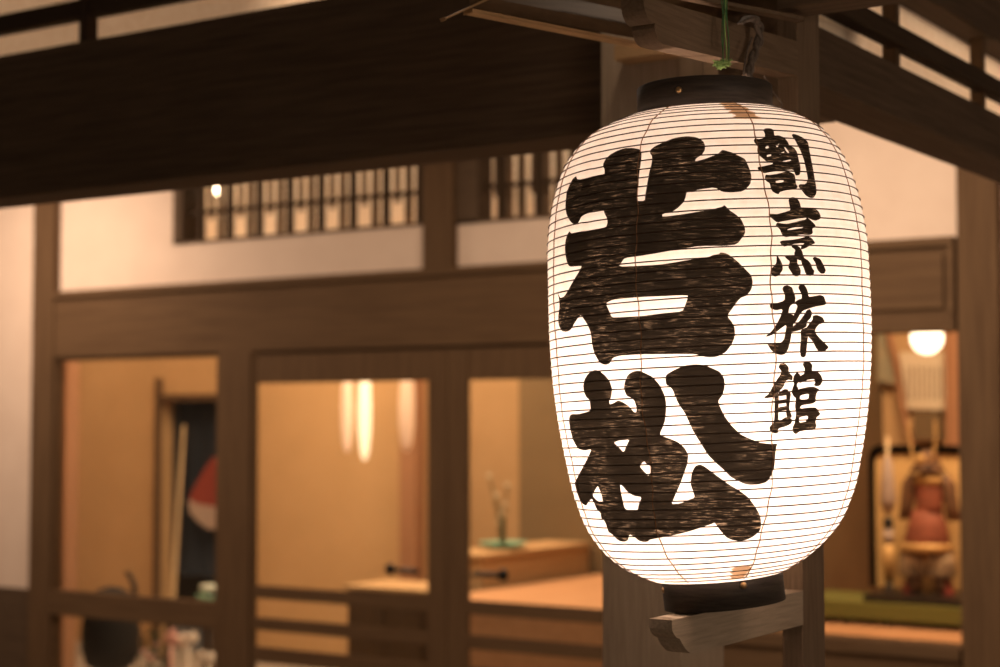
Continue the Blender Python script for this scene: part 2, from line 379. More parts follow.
# paper skin, sagging slightly between the bamboo ribs
NT, SUB = 160, 4
mb = MB(); rows = []
for i in range(NRIB*SUB+1):
    s_ = ARCT*i/(NRIB*SUB); ph = (i % SUB)/SUB
    sag = -.0009*math.sin(math.pi*ph)
    z = lz(s_)
    rows.append([mb.bm.verts.new(lpos(z, 2*math.pi*k/NT, sag)) for k in range(NT)])
for a, c in zip(rows, rows[1:]):
    for k in range(NT): mb.bm.faces.new((a[k], a[(k+1) % NT], c[(k+1) % NT], c[k])).smooth = True
mb.bm.normal_update()
BV = BVHTree.FromBMesh(mb.bm)
obj('paper_shade', mb, M['lanternpaper'], lantern)
# bamboo ribs: one continuous spiral strip
mb = MB(); pts = []
rngs = np.random.RandomState(3); wob = rngs.normal(0, .00035, (NRIB+2, 9))
for i in range(NRIB*120-120):
    t = i/120.0; s_ = ARCT*(t+1)/NRIB
    k = int(t); a_ = (t-k)*8; j = int(a_)
    wv = wob[k][j]*(1-(a_-j))+wob[k][min(j+1, 8)]*(a_-j)
    z = lz(min(s_+wv, ARCT-.002))
    pts.append(lpos(z, 2*math.pi*(t-.3), .00015))
mb.tube(pts, .00105, 4)
obj('bamboo_spiral', mb, mat('thin_bamboo_strip', (.05, .025, .014), .6), lantern)
# vertical threads
th0 = math.atan2((-LC).dot(LV), (-LC).dot(LU))       # direction from lantern to the camera side
for k in range(8):
    mb = MB(); th = th0 + math.radians(-22+45*k); pts = []
    for i in range(130):
        z = lz(ARCT*(.012+.976*i/129)); pts.append(lpos(z, th+.010*math.sin(i*.22+k)+.004*math.sin(i*.9), .0002))
    mb.tube(pts, .0008, 4)
    obj('thread', mb, mat('brown_thread', (.30, .15, .07), .8), lantern)
# browned paper patches where the sheets overlap
for zz0, zz1, off in ((.290, .325, .30), (-.327, -.306, .30)):
    mb = MB(); rowp = []
    for i in range(13):
        z = zz0+(zz1-zz0)*i/12
        hw = .10*(1+.25*math.sin(i*2.1))
        rowp.append([mb.bm.verts.new(lpos(z, th0+off-hw+2*hw*k/8+(.10 if z > 0 else 0)*(zz1-z)/.035, .0003)) for k in range(9)])
    for a, c in zip(rowp, rowp[1:]):
        for k in range(8): mb.bm.faces.new((a[k], a[k+1], c[k+1], c[k])).smooth = True
    obj('paper_seam', mb, M['stainpaper'], lantern)
# hoops (bentwood rims) top and bottom
def hoop(name, c, h, R, wall, axis):
    mb = MB(); h /= 2
    mb.lathe(c, [(R, -h), (R, h), (R-.001, h+.001), (R-wall, h+.001), (R-wall, -h)], 96, axis, closed=True)
    o = obj(name, mb, M['capwood'], lantern); return o
TA = (Vector((0, 0, 1))-rt*.010).normalized(); TC = LC+LA*.3435-rt*.001
BA = (Vector((0, 0, 1))-rt*math.tan(math.radians(6.3))).normalized(); BC = LC+LA*(-.3475)-rt*.0015
top = hoop('top_hoop', TC, .043, .0965, .006, TA)
bot = hoop('bottom_hoop', BC, .043, .0855, .006, BA)
mb = MB(); mb.lathe(BC, [(0, -.021), (.081, -.021), (.081, -.014), (0, -.014)], 48, BA); obj('base_disc', mb, M['capwood'], lantern)
mb = MB()
mb.tube([TC+TA*.012+rt*.092, TC+TA*.012-rt*.092], .004, 8); obj('cross_rod', mb, M['capwood'], lantern)
def stud(parent, px, py, R):
    d = ray(px, py); o = Vector((0, 0, CZ))
    # hit the cylinder of radius R about the lantern axis
    oc = o-LC; a_ = d-LA*d.dot(LA); b_ = oc-LA*oc.dot(LA)
    A2 = a_.dot(a_); B2 = 2*a_.dot(b_); C2 = b_.dot(b_)-R*R; t = (-B2-math.sqrt(B2*B2-4*A2*C2))/(2*A2)
    p = o+d*t; nrm = (p-LC)-LA*(p-LC).dot(LA); nrm.normalize()
    mb = MB(); mb.lathe(p, [(.0048, -.001), (.0048, .0012), (.0036, .0032), (.0015, .0042), (0, .0044)], 20, nrm)
    obj('stud', mb, M['brass'], parent)
stud(top, 679, 90, .0965); stud(bot, 743.5, 585.5, .0857); stud(bot, 664.5, 590, .0857)
# bulb: light source inside the shade
point('lantern_bulb', LC+LA*(-.10), 9.3, (1.0, .755, .63), .035)

# ---------------- brush writing, traced on the picture and laid on the curved paper
def T(ox, oy, s, pts): return [(ox+x/s, oy+y/s) for x, y in pts]
waka = dict(o=[[(603,165),(606,159),(610,155),(617,151),(625,148.2),(633,148),(640,149.5),(641.8,153),(641.5,160),(639.5,173),(638,190),(636.8,201),
 (645,201),(645.5,195),(647.5,183),(649.5,172),(652,163),(652.3,156.5),(650,153),(651,149.5),(655,146.5),(663,142.5),(675,138),(687,136.2),(697,137.5),
 (703,141),(705,145),(705,150),(702,155),(696,158.5),(695,161.8),(705,159),(717,154.5),(719,153),(722,150),(725,150.5),(733,153),(740,156.5),(745,159),
 (749.5,169),(751.5,177),(750,185),(743,191.5),(731,192.5),(722,192),(715,187.5),(700,189.5),(688,192),(686.5,193),(685,200),(683,203),(678,208),(673,211.5),
 (662.5,214),(662.5,217),(685,214),(705,210.5),(713,210),(717,208),(722,207),(724.5,205),(729,210),(735,214),(741,219),(745,228),(745,234),(737,244.5),
 (725,246),(700,246),(675,250),(655,253.5),(640,256),(625,258),(622,262),(619,266.5),(638,266),(655,265),(665,264),(685,260.5),(709,257),(713,255),(719,254),
 (720.5,252.5),(725,253),(729,255),(737,261),(743,267),(749,273),(751.5,276),(752.8,283),(751,290),(746,296),(740,298),(734,306),(727,316),(731,321),(734.5,327),
 (735,336),(732,344),(726,352),(718,356.5),(710,357.5),(703,356.5),(695,354),(680,354),(650,354.2),(632,354.8),(620,355.5),(613,358),(610,363.5),(606,365),
 (600,363),(595,354),(592.5,345),(591.5,335),(589.5,328),(585,320),(581.2,315),(579,317),(575,323),(571,330),(567,331.8),(562,331),(559,325),(558.5,317),
 (560,307),(559.5,299),(557.8,291),(560.5,298),(564,297),(567,293),(573,282),(578.5,273),(582.5,266),(578,266.2),(571,266.8),(568.5,265),(566.5,259),(565.2,249),
 (565.8,241),(567.5,235),(569.8,231),(572,233.8),(580,232.5),(595,229.5),(606.5,227.2),(607.8,223),(607.5,218.5),(605,214),(604,210),(595,211.5),(585,214.5),
 (581.5,217),(579,222.5),(575,224.8),(571,222),(567,215),(565.8,207),(566.2,200),(567,192),(570,185),(573,179),(576.5,176),(578,180),(590,178),(605,174.5),(605,170)]],
 h=[[(606,303.3),(613,299.8),(623,298.5),(643,297),(655,296.5),(688,295),(687.5,299),(685,306),(682.5,311.5),(665,313),(643,316),(615,317.5),(612,317),(609,310)]])
matsu = dict(o=[[(583.5,385),(585,379),(589,373),(595,369.7),(600,371),(605,375),(610,381),(612.5,389),(611.5,397),(609.5,401),(610,404.5),(614,403),(618.5,400.3),(623,402),
 (629,406),(634,412),(636.5,412.5),(636.8,408),(635,401),(632,398),(627,396),(625,391),(624.2,388),(625,382),(628,375),(633,371.5),(639,370.5),(645,373),(653,377),
 (659,384),(663,391),(665.5,398),(666.5,405),(665.5,420),(663,427),(660,434),(662,436),(670,438.5),(678,442),(685,448),(688.5,455),(687.5,464),(684,474),(680,485),(675,496),
 (671.5,504),(680,503.5),(688,500),(695,497.5),(693,491),(690.5,484),(691.5,474),(695,466),(700,464.3),(704,466),(712,472),(720,478),(730,485),(740,491),(748,497),
 (754,505),(758.5,512),(761,520),(760.5,530),(754,536),(746,540),(739,541.2),(732,540),(726,537),(720,530),(716,524.5),(714.5,522.5),(710,524.5),(700,528),(685,532.5),
 (670,536),(655,538.5),(650,539.5),(648,541.5),(644,542),(639,540.5),(635,537),(629.5,534),(628.5,540),(625,541.8),(620,541),(616,538),(613,534.5),(609,532),(607,526),
 (605,521),(601.5,518),(601,513),(597,509),(594,502),(592.2,498.5),(589,502),(586.5,505.8),(583.5,504),(580,500),(577,491),(575,483),(577.5,478),(580,473),(585,464),
 (589,456),(592,449),(585,450.5),(579,449),(576,445),(573,439),(571,431),(569.5,423),(569.5,418),(571,414),(579,414),(585,412.5),(591,410.5),(590,400),(586.5,397),(584,391)],
 [(665.5,379),(666.5,374.5),(675,369.5),(685,365.5),(695,364.2),(704,365),(712,368),(720,372),(724,378),(725,386),(722.5,395),(718,401),(720,407),(725,417),(731,425),
 (736,430),(740,434),(748,438),(759,442.5),(768,443.8),(777.5,443.5),(776,447),(775,456),(774.5,465),(772,474),(767,482),(758,484.5),(750,484.8),(745,484),(737,480.5),
 (730,476.5),(725,471),(716,463),(708,455),(700,442),(693,431),(690,424),(685,413),(678,403),(673,390),(670,386.5),(666.5,385)]],
 h=[[(614,442.5),(619,440.5),(630,439.3),(627,445),(624,452.5),(620,448)],
 [(640,466.5),(643,462),(645,461.5),(646,463.5),(652,467),(651,471),(649,476),(645,472)],
 [(598.2,485.5),(600.5,491),(602.5,497),(603.2,502.5),(598,501),(594,497),(593.3,494.5),(596,489)],
 [(620.5,484),(624,487),(626,490),(631,494),(635,496),(642,497),(639,504),(637.8,510.5),(630,510.8),(625,508.5),(623,500),(621,491)]])
t1 = lambda p: T(745, 125, 8.775, p)
katsu = dict(o=[t1([(75,135),(90,115),(110,125),(150,120),(170,110),(175,80),(155,45),(180,30),(220,30),(250,45),(255,95),(290,90),(340,110),(375,150),(385,182),(430,200),(455,240),(470,310),
 (485,370),(480,440),(440,445),(425,390),(330,400),(220,415),(160,425),(110,390),(110,370),(150,365),(240,345),(245,325),(190,325),(150,290),(120,265),(105,230),(110,180),(80,155)]),
 t1([(170,465),(180,435),(210,440),(300,425),(370,405),(430,430),(440,470),(445,520),(462,540),(445,565),(350,575),(300,590),(293,610),(265,600),(235,580),(220,540),(215,510),(185,495)]),
 t1([(405,90),(420,78),(460,88),(510,115),(550,150),(560,210),(575,290),(595,390),(610,480),(622,540),(625,600),(600,640),(570,642),(530,620),(500,580),(465,540),(475,520),(530,520),
 (550,480),(535,400),(515,310),(490,240),(455,170),(430,125)])],
 h=[t1(p) for p in ([(175,195),(200,183),(210,200),(185,212)], [(188,266),(228,258),(228,272),(190,282)], [(270,185),(296,162),(296,180),(280,197)], [(298,252),(342,233),(342,246),(303,262)],
 [(325,320),(398,303),(402,315),(330,330)], [(340,193),(358,203),(387,245),(375,250),(355,225)], [(263,495),(333,478),(338,502),(275,510)])])
t2 = lambda p: T(760, 190, 7.41, p)
hou = dict(o=[t2(p) for p in ([(60,185),(75,175),(120,180),(180,165),(225,150),(215,110),(208,70),(235,52),(270,60),(290,85),(303,135),(340,140),(390,133),(430,155),(447,190),(445,215),(410,228),
 (385,222),(350,206),(280,213),(170,232),(125,242),(90,215)],
 [(113,265),(125,240),(165,248),(200,252),(290,230),(338,218),(343,205),(355,210),(380,230),(412,265),(400,280),(385,285),(390,320),(370,335),(300,330),(220,345),(185,352),(160,330),(145,290)],
 [(143,385),(160,375),(230,370),(300,358),(350,342),(380,355),(410,395),(380,405),(340,430),(300,443),(303,415),(330,395),(290,395),(230,405),(180,422),(160,410)],
 [(228,420),(245,405),(290,420),(310,450),(322,500),(345,515),(300,525),(265,510),(250,470),(262,445)],
 [(122,482),(145,510),(165,550),(168,590),(140,635),(105,645),(80,620),(78,590),(100,565),(120,540)],
 [(170,480),(210,490),(250,485),(275,510),(275,545),(300,590),(300,620),(280,642),(250,640),(230,610),(205,570),(220,530),(190,505)],
 [(300,505),(345,512),(375,545),(385,580),(402,600),(395,630),(365,640),(335,620),(322,580),(305,540)],
 [(385,505),(405,495),(445,510),(470,560),(487,595),(475,620),(450,622),(420,590),(410,545)])],
 h=[t2([(200,290),(312,265),(325,280),(205,299)])])
t3 = lambda p: T(758, 278, 7.94, p)
ryo = dict(o=[t3(p) for p in (
 [(190,90),(200,65),(230,57),(268,72),(283,115),(297,155),(290,200),(260,215),(245,240),(240,282),(270,290),(295,310),(280,345),(275,400),(265,440),(255,500),(240,560),(215,605),(180,612),(130,600),
 (100,570),(65,512),(90,520),(170,520),(205,490),(215,440),(225,370),(180,400),(120,450),(75,465),(55,465),(110,420),(150,360),(180,300),(195,245),(140,258),(95,240),(92,210),(130,205),(210,180),(212,130)],
 [(315,75),(335,48),(370,58),(390,95),(400,150),(440,145),(490,135),(520,145),(540,200),(530,215),(460,225),(395,245),(352,262),(330,290),(300,345),(262,385),(265,330),(295,270),(312,225),(300,210),(290,190),(320,170),(345,165),(345,130)],
 [(250,405),(300,365),(330,340),(365,290),(385,255),(410,245),(430,280),(415,320),(385,350),(385,385),(360,400),(330,415),(290,425),(265,430)],
 [(335,410),(390,390),(400,430),(390,500),(385,560),(378,620),(355,633),(335,620),(330,560),(340,480)],
 [(375,405),(400,370),(432,330),(430,300),(465,293),(510,310),(527,345),(510,360),(480,370),(455,400),(450,430),(480,470),(520,510),(562,550),(530,580),(495,592),(465,570),(430,500),(400,470),(385,440)])], h=[])
t4 = lambda p: T(758, 356, 7.94, p)
kan = dict(o=[t4(p) for p in (
 [(160,90),(172,62),(210,57),(242,85),(243,130),(275,160),(270,195),(240,188),(215,200),(205,240),(160,290),(160,320),(110,330),(55,337),(45,328),(85,300),(110,250),(140,200),(175,150),(185,120)],
 [(128,300),(165,295),(162,400),(160,500),(170,515),(225,480),(270,500),(265,535),(220,560),(160,575),(158,615),(130,615),(90,590),(90,560),(125,530),(130,440)],
 [(222,265),(262,290),(250,370),(245,420),(270,480),(250,500),(222,480),(222,380)],
 [(155,300),(205,262),(240,265),(230,310),(165,322)], [(155,352),(240,338),(240,370),(155,383)], [(155,408),(240,393),(240,428),(155,440)],
 [(285,150),(310,128),(335,150),(330,190),(305,230),(320,260),(300,310),(265,300),(270,260),(285,220),(275,190)],
 [(350,65),(370,45),(410,50),(430,70),(425,125),(460,115),(495,145),(513,195),(495,230),(470,243),(440,235),(455,195),(440,182),(380,192),(328,218),(318,195),(330,160),(365,140),(370,100)],
 [(270,300),(320,262),(400,245),(445,243),(490,268),(465,290),(455,330),(460,362),(430,378),(340,392),(332,418),(400,408),(455,408),(475,430),(495,462),(460,490),(455,530),(465,555),(440,590),
 (380,590),(325,600),(300,622),(275,605),(270,570),(290,530),(300,450),(290,400),(300,335),(280,320)])],
 h=[t4([(333,312),(402,298),(398,342),(330,346)]), t4([(325,485),(397,473),(385,518),(325,530)])])

def chaikin(p):
    o = []
    n = len(p)
    for i in range(n):
        a, b_ = p[i], p[(i+1) % n]
        o.append((a[0]*.82+b_[0]*.18, a[1]*.82+b_[1]*.18)); o.append((a[0]*.18+b_[0]*.82, a[1]*.18+b_[1]*.82))
    return o
def inside(poly, X, Y):
    c = np.zeros(X.shape, bool); n = len(poly)
    for i in range(n):
        x1, y1 = poly[i]; x2, y2 = poly[(i+1) % n]
        if y1 == y2: continue
        m_ = ((y1 > Y) != (y2 > Y)) & (X < (x2-x1)*(Y-y1)/(y2-y1)+x1); c ^= m_
    return c
def write(glyph, step, label):
    outs = [chaikin(p) for p in glyph['o']]; hol = [chaikin(p) for p in glyph['h']]
    vs, es = [], []
    for p in outs+hol:
        k = len(vs); vs += p; es += [(k+i, k+(i+1) % len(p)) for i in range(len(p))]
    V = np.array(vs); x0, y0 = V.min(0); x1, y1 = V.max(0)
    gx, gy = np.meshgrid(np.arange(x0, x1, step), np.arange(y0, y1, step)); gx = gx+((np.arange(gx.shape[0]) % 2)*step/2)[:, None]
    gx, gy = gx.ravel(), gy.ravel()
    ins = np.zeros(gx.shape, bool)
    for p in outs: ins |= inside(p, gx, gy)
    vs = vs+list(zip(gx[ins].tolist(), gy[ins].tolist()))
    r = delaunay_2d_cdt([Vector(v) for v in vs], es, [], 0, 1e-4)
    vv, ff = r[0], r[2]
    cx = np.array([sum(vv[i].x for i in f)/len(f) for f in ff]); cy = np.array([sum(vv[i].y for i in f)/len(f) for f in ff])
    keep = np.zeros(cx.shape, bool)
    for p in outs: keep |= inside(p, cx, cy)
    for p in hol: keep &= ~inside(p, cx, cy)
    mb = MB(); vm = {}
    O = Vector((0, 0, CZ))
    def vert(i):
        if i not in vm:
            d = ray(vv[i].x, vv[i].y).normalized(); loc, nrm, _, _ = BV.ray_cast(O, d)
            out = (loc-LC)-LA*(loc-LC).dot(LA); out.normalize()
            if nrm.dot(d) > 0: nrm = -nrm
            vm[i] = mb.bm.verts.new(loc+(out*.6+nrm*.4).normalized()*.00065)
        return vm[i]
    for k, f in enumerate(ff):
        if keep[k]:
            try: mb.bm.faces.new([vert(i) for i in f]).smooth = True
            except ValueError: pass
    o = obj('brush_character', mb, M['ink'], lantern, recalc=False); o['label'] = label
for g, st, lb in ((waka, 1.9, 'large upper black brush character'), (matsu, 1.9, 'large lower black brush character'),
                  (katsu, 1.6, 'small top black brush character'), (hou, 1.6, 'small second black brush character'),
                  (ryo, 1.6, 'small third black brush character'), (kan, 1.6, 'small bottom black brush character')):
    write(g, st, lb)

# ================================================================== ARMS, POSTS, PORCH TIMBER
def side(pxs, X): return [atX(x, y, X) for x, y in pxs]
XA = -1.085; TH = .035
def arcpts(a, c, bulge, n=6):
    """points from a to c in the Y-Z plane with a bulge to one side"""
    o = []
    d = Vector(c)-Vector(a); nrm = Vector((0, -d.z, d.y)).normalized()
    for i in range(n+1):
        t = i/n; o.append(Vector(a)+d*t+nrm*bulge*4*t*(1-t))
    return o
# lower arm
y0, y1 = 2.051, 2.487
A_ = [(2.487, 1.289), (2.487, 1.236), (2.117, 1.2325)]
prof = [Vector((XA, *p)) for p in A_]
prof += arcpts((XA, 2.112, 1.2325), (XA, 2.074, 1.257), .004)[1:]
prof += arcpts((XA, 2.074, 1.2575), (XA, 2.051, 1.272), .003)
prof += [Vector((XA, 2.051, 1.2845))]
mb = MB().prism(prof, (-TH, 0, 0)); bmesh.ops.bevel(mb.bm, geom=[e for e in mb.bm.edges if e.calc_face_angle(0) > .7], offset=.0012, segments=1, affect='EDGES')
tag(obj('lower_bracket_arm', mb, WD['greyY']), 'short weathered wooden arm with carved end under the lantern', 'bracket')
# upper arm (rises slightly towards the post)
prof = [Vector((XA, 2.487, 2.155)), Vector((XA, 2.487, 2.100)), Vector((XA, 2.035, 2.066))]
prof += arcpts((XA, 2.033, 2.066), (XA, 2.010, 2.084), .0045)[1:]
prof += [Vector((XA, 2.0115, 2.0905))]
prof += arcpts((XA, 2.004, 2.0885), (XA, 1.981, 2.107), .0045)
prof += [Vector((XA, 1.978, 2.1215))]
mb = MB().prism(prof, (-TH, 0, 0)); bmesh.ops.bevel(mb.bm, geom=[e for e in mb.bm.edges if e.calc_face_angle(0) > .7], offset=.0012, segments=1, affect='EDGES')
tag(obj('upper_bracket_arm', mb, WD['warmY']), 'carved wooden arm above the lantern that the lantern hangs from', 'bracket')
tag(obj('bracket_post', B(-1.121, -1.086, 2.488, 2.575, 0, 2.45, bev=.002), WD['warmZ']), 'thin square wooden post right of the lantern holding both arms', 'post')
tag(obj('corner_post', B(-1.659, -1.488, 2.85, 3.03, 0, 2.95, bev=.004), WD['greyZ']), 'thick square wooden corner post standing behind the lantern', 'post')
mb = MB(); mb.box(-8.5, -1.66, 2.95, 3.10, 2.135, 2.512, bev=.003)
tag(obj('porch_beam', mb, WD['darkX']), 'deep dark brown beam running left from the corner post', 'beam')
mb = MB(); mb.box(-1.487, -1.275, 2.95, 3.10, 2.135, 2.50, bev=.003)
tag(obj('tie_beam', mb, WD['warmX']), 'short brown beam from the corner post behind the lantern cap', 'beam')
mb = MB(); mb.box(-1.272, -1.155, 2.58, 5.94, 2.135, 2.238, bev=.003)
tag(obj('side_beam', mb, WD['darkY']), 'dark beam running back along the right side of the porch', 'beam')
# open transom above the left beam
mb = MB(); mb.box(-8.5, -2.35, 2.985, 3.02, 2.585, 2.634, bev=.002)
tag(obj('transom_rail', mb, WD['stickX']), 'thin dark rail above the deep left beam', 'rail')
tag(obj('lintel_beam', B(-8.5, -1.66, 2.95, 3.10, 2.76, 2.90), WD['darkX']), 'dark head beam over the left transom', 'beam')
x = -3.242
for k, xx in enumerate((-3.25, -4.35, -5.5)):
    if k == 0: tag(obj('transom_strut', B(xx-.016, xx+.004, 2.975, 3.02, 2.512, 2.76), WD['stickZ']), 'thin dark upright between the pale panels above the left beam', 'strut')
tag(obj('shoji_screen', B(-8.5, -2.30, 3.03, 3.036, 2.513, 2.758), M['shoji']), 'long pale paper panel above the deep left beam', 'panel')
# right side transom
tag(obj('shoji_screen', B(-1.225, -1.219, 2.80, 5.94, 2.24, 2.46), M['shoji']), 'pale paper panel above the right side beam', 'panel')
tag(obj('transom_rail', B(-1.19, -1.155, 2.62, 5.94, 2.281, 2.318, bev=.002), WD['stickY']), 'dark rail running back across the pale panel at upper right', 'rail')
tag(obj('side_head_beam', B(-1.25, -1.155, 2.62, 5.94, 2.402, 2.50, bev=.003), WD['darkY']), 'dark upper beam at the top right corner above the pale panel', 'beam')
for yv, lb in ((3.168, 'thin brown upright crossing the pale panel nearer the lantern'), (3.70, 'thin brown upright crossing the pale panel farther from the lantern'),
               ):
    tag(obj('transom_strut', B(-1.20, -1.173, yv-.011, yv+.013, 2.238, 2.402), WD['midZ']), lb, 'strut', 'uprights of the right transom')
# eave timbers overhead
Zb = onz = at(850, 7.5, 2.45).z
mb = MB(); mb.box(-1.083, .3, 2.40, 2.47, Zb, Zb+.09, bev=.002)
tag(obj('eave_beam', mb, WD['darkX']), 'dark eave beam crossing overhead right of the bracket post', 'beam')
def slope(name, p1, p2, th, w_, m_, label, cat='rafter'):
    mb = MB(); mb.bar(p1, p2, w_, th, bev=.0015); return tag(obj(name, mb, m_), label, cat)
def D(x, y, d): return Vector((0, 0, CZ))+ray(x, y)*d
# broad sloping eave boards at top centre
a = D(455, 10, 2.62); b_ = D(660, 45, 2.82)
def board(name, quad, thick, m_, label, cat='board'):
    mb = MB(); mb.prism(quad, thick); return tag(obj(name, mb, m_), label, cat)
board('eave_board', [D(470, 7.5, 2.55), D(660, 43, 2.80), D(665, 20, 2.95), D(568, -3, 2.80), D(530, -14, 2.72)], (0, 0, .02), WD['midY'], 'broad sloping eave board above and left of the lantern')
slope('eave_strip', D(468, 11.5, 2.53), D(642, 46, 2.78), .0055, .018, WD['honeyY'], 'thin pale strip standing in for the lit lower edge of the eave board', 'batten')  # light on the board's underside edge, imitated by paler wood
board('eave_board', [D(569, -2, 2.70), D(640, 13, 2.80), D(790, 22, 3.0), D(790, -20, 3.0), D(569, -25, 2.7)], (0, 0, .02), WD['midY'], 'upper eave board above the carved arm')
slope('eave_strip', D(660, -8, 2.47), D(800, 19.5, 2.64), .006, .016, WD['warmY'], 'thin batten sloping down to the top of the bracket post', 'batten')
slope('eave_lath', D(443, 19.5, 2.5), D(492, -3, 2.56), .0025, .010, WD['honeyX'], 'very thin pale lath poking down at the top, left of the eave board', 'lath')
mb = MB(); mb.box(-1.60, -1.40, 2.80, 2.85, at(640, 57, 2.8).z, at(640, 57, 2.8).z+.03, bev=.002)
tag(obj('post_batten', mb, WD['honeyX']), 'small wooden batten across the corner post below the carved arm, coloured orange-brown for its lit underside', 'batten')  # orange wood colour imitates light on the underside of the block

# hanging gear: hooked cord and green wire
hk = thing('twisted_cord', 'dark twisted cord with hooked end hanging above the lantern cap', 'cord', atX(750, 73, -1.06))
P3 = lambda l: [atX(x, y, -1.062) for x, y in l]
def smooth(pts, n=6):
    o = []
    for i in range(len(pts)-1):
        p0 = pts[max(i-1, 0)]; p1 = pts[i]; p2 = pts[i+1]; p3 = pts[min(i+2, len(pts)-1)]
        for k in range(n):
            t = k/n; o.append(.5*((2*p1)+(p2-p0)*t+(2*p0-5*p1+4*p2-p3)*t*t+(3*p1-p0-3*p2+p3)*t**3))
    o.append(pts[-1]); return o
c = smooth(P3([(740, 24), (744, 20.5), (750, 18.5), (756, 20), (759, 28), (759, 40), (755, 52), (751, 63), (749, 73), (749, 80)]))
for ph in (0, math.pi):
    q = []
    for i, p in enumerate(c):
        t = i*.42+ph; q.append(p+rt*math.cos(t)*.0032+up*math.sin(t)*.001+Vector((0, 1, 0))*math.sin(t)*.0032)
    obj('strand', MB().tube(q, [.0014+.0030*min(1, i/10) for i in range(len(q))], 8), M['rope'], hk)
c2 = smooth(P3([(752, 38), (748, 48), (746, 58), (744, 68), (744, 76)]))
obj('strand', MB().tube(c2, .0016, 7), M['rope'], hk)
gw = thing('green_wire', 'green wire loop tied in a bright knot above the lantern cap', 'wire', atX(726, 66, -1.07))
for k, (xa, xb, rr) in enumerate(((723, 722.5, .0008), (725, 726, .0009), (727, 728.5, .0008), (724.5, 729.5, .0007), (722, 724, .0008))):
    q = [atX(xa+.8*math.sin(i*.7+k)+(xb-xa)*i/11, -12+75*i/11, -1.066+.001*k) for i in range(12)]
    obj('wire_strand', MB().tube(smooth(q, 3), rr, 6), M['greenwire'] if k != 1 else M['greenknot'], gw)
mb = MB(); rr_ = random.Random(4)
for k in range(12):
    q = []
    cx, cy = 722+rr_.uniform(-5, 5), 64+rr_.uniform(-3, 3)
    for i in range(9):
        t = i*2.4+k; q.append(atX(cx+6.5*math.cos(t)*rr_.uniform(.5, 1), cy+3.6*math.sin(t*1.3)*rr_.uniform(.4, 1), -1.066+.004*math.sin(t*2)))
    mb.tube(smooth(q, 4), .0008, 5)
obj('wire_knot', mb, M['greenknot'], gw)

q = [atX(*p_, -1.03) for p_ in ((764, 76), (768, 82), (773, 92), (779, 99), (782, 105), (778, 108), (772, 104))]
obj('wire_tail', MB().tube(smooth(q, 5), .0012, 6), M['rope'], hk)
# ================================================================== INTERIOR THINGS
# left window: pole, curtain, ornaments, iron vessel
tag(obj('bamboo_pole', MB().tube([Vector((at(170, 610, 8.2).x, 8.12, 0)), at(173, 600, 8.22), at(178, 520, 8.33), at(184, 425, 8.455)], [.018, .017, .013, .009], 10), M['bamboo']), 'pale bamboo pole leaning in the dark doorway seen through the left window', 'pole')
def drape(x0, x1, y0_, y1_, Y, amp, n=24):
    mb = MB(); a = at(x0, y0_, Y); c = at(x1, y0_, Y); zb = at(x0, y1_, Y).z; g = []
    for j in range(7):
        g.append([])
        for i in range(n+1):
            t = i/n; g[-1].append(mb.bm.verts.new((a.x+(c.x-a.x)*t, Y+amp*math.sin(t*n*.9)*(.3+j/8), a.z+(zb-a.z)*j/6)))
    for j in range(6):
        for i in range(n): mb.bm.faces.new((g[j][i], g[j][i+1], g[j+1][i+1], g[j+1][i])).smooth = True
    ret = bmesh.ops.solidify(mb.bm, geom=mb.bm.faces[:], thickness=.004)
    return mb
cur = tag(obj('navy_curtain', drape(179, 243, 388, 575, 8.622, .02), M['navy']), 'dark navy curtain hanging in the doorway behind the left window', 'curtain')
tag(obj('grey_curtain', drape(158, 177, 388, 600, 8.618, .012), M['greycloth']), 'narrow grey blue curtain at the left edge of the dark doorway', 'curtain')
fl = thing('cloth_ornament', 'red and white cloth ornament hanging before the navy curtain', 'ornament', at(205, 535, 8.55))
q = [at(*p, 8.55) for p in ((221, 455), (212, 458), (205, 468), (198, 480), (190, 495), (189, 503), (205, 507), (222, 510), (226, 480))]
obj('red_cloth', MB().prism(q, (0, .02, 0)), M['redprint'], fl)
q = [at(*p, 8.54) for p in ((188, 500), (196, 504), (206, 506), (224, 508), (224, 530), (208, 529), (198, 522), (190, 513))]
obj('white_cloth', MB().prism(q, (0, .02, 0)), M['whitecloth'], fl)
# stand with china and flowers, low in the left window
p = at(195, 603, 7.4)
sd = thing('display_stand', 'low dark wooden stand with pale china on it, behind the left window', 'stand', (p.x, p.y, 0))
obj('stand_top', B(p.x-.10, p.x+.30, 7.25, 7.6, p.z-.03, p.z, bev=.004), WD['darkX'], sd)
for dx, dy in ((-.08, 7.27), (.28, 7.27), (-.08, 7.58), (.28, 7.58)):
    obj('leg', B(p.x+dx-.015, p.x+dx+.015, dy-.015, dy+.015, 0, p.z-.03), WD['darkZ'], sd)
def bowl(name, c, R, H, m_, label, g=None):
    mb = MB(); mb.lathe(c, [(0, 0), (R*.4, 0), (R*.42, H*.12), (R*.8, H*.45), (R, H), (R*.96, H), (R*.75, H*.5), (R*.3, H*.2), (0, H*.18)], 28)
    return tag(obj(name, mb, m_), label, 'bowl', g)
bowl('china_bowl', (p.x+.12, 7.4, p.z+.001), .085, .055, M['celadon'], 'pale green bowl on the dark stand behind the left window')
bowl('china_bowl', (p.x+.15, 7.4, p.z+.05), .085, .06, M['china'], 'whitish bowl stacked in the pale green bowl behind the left window')
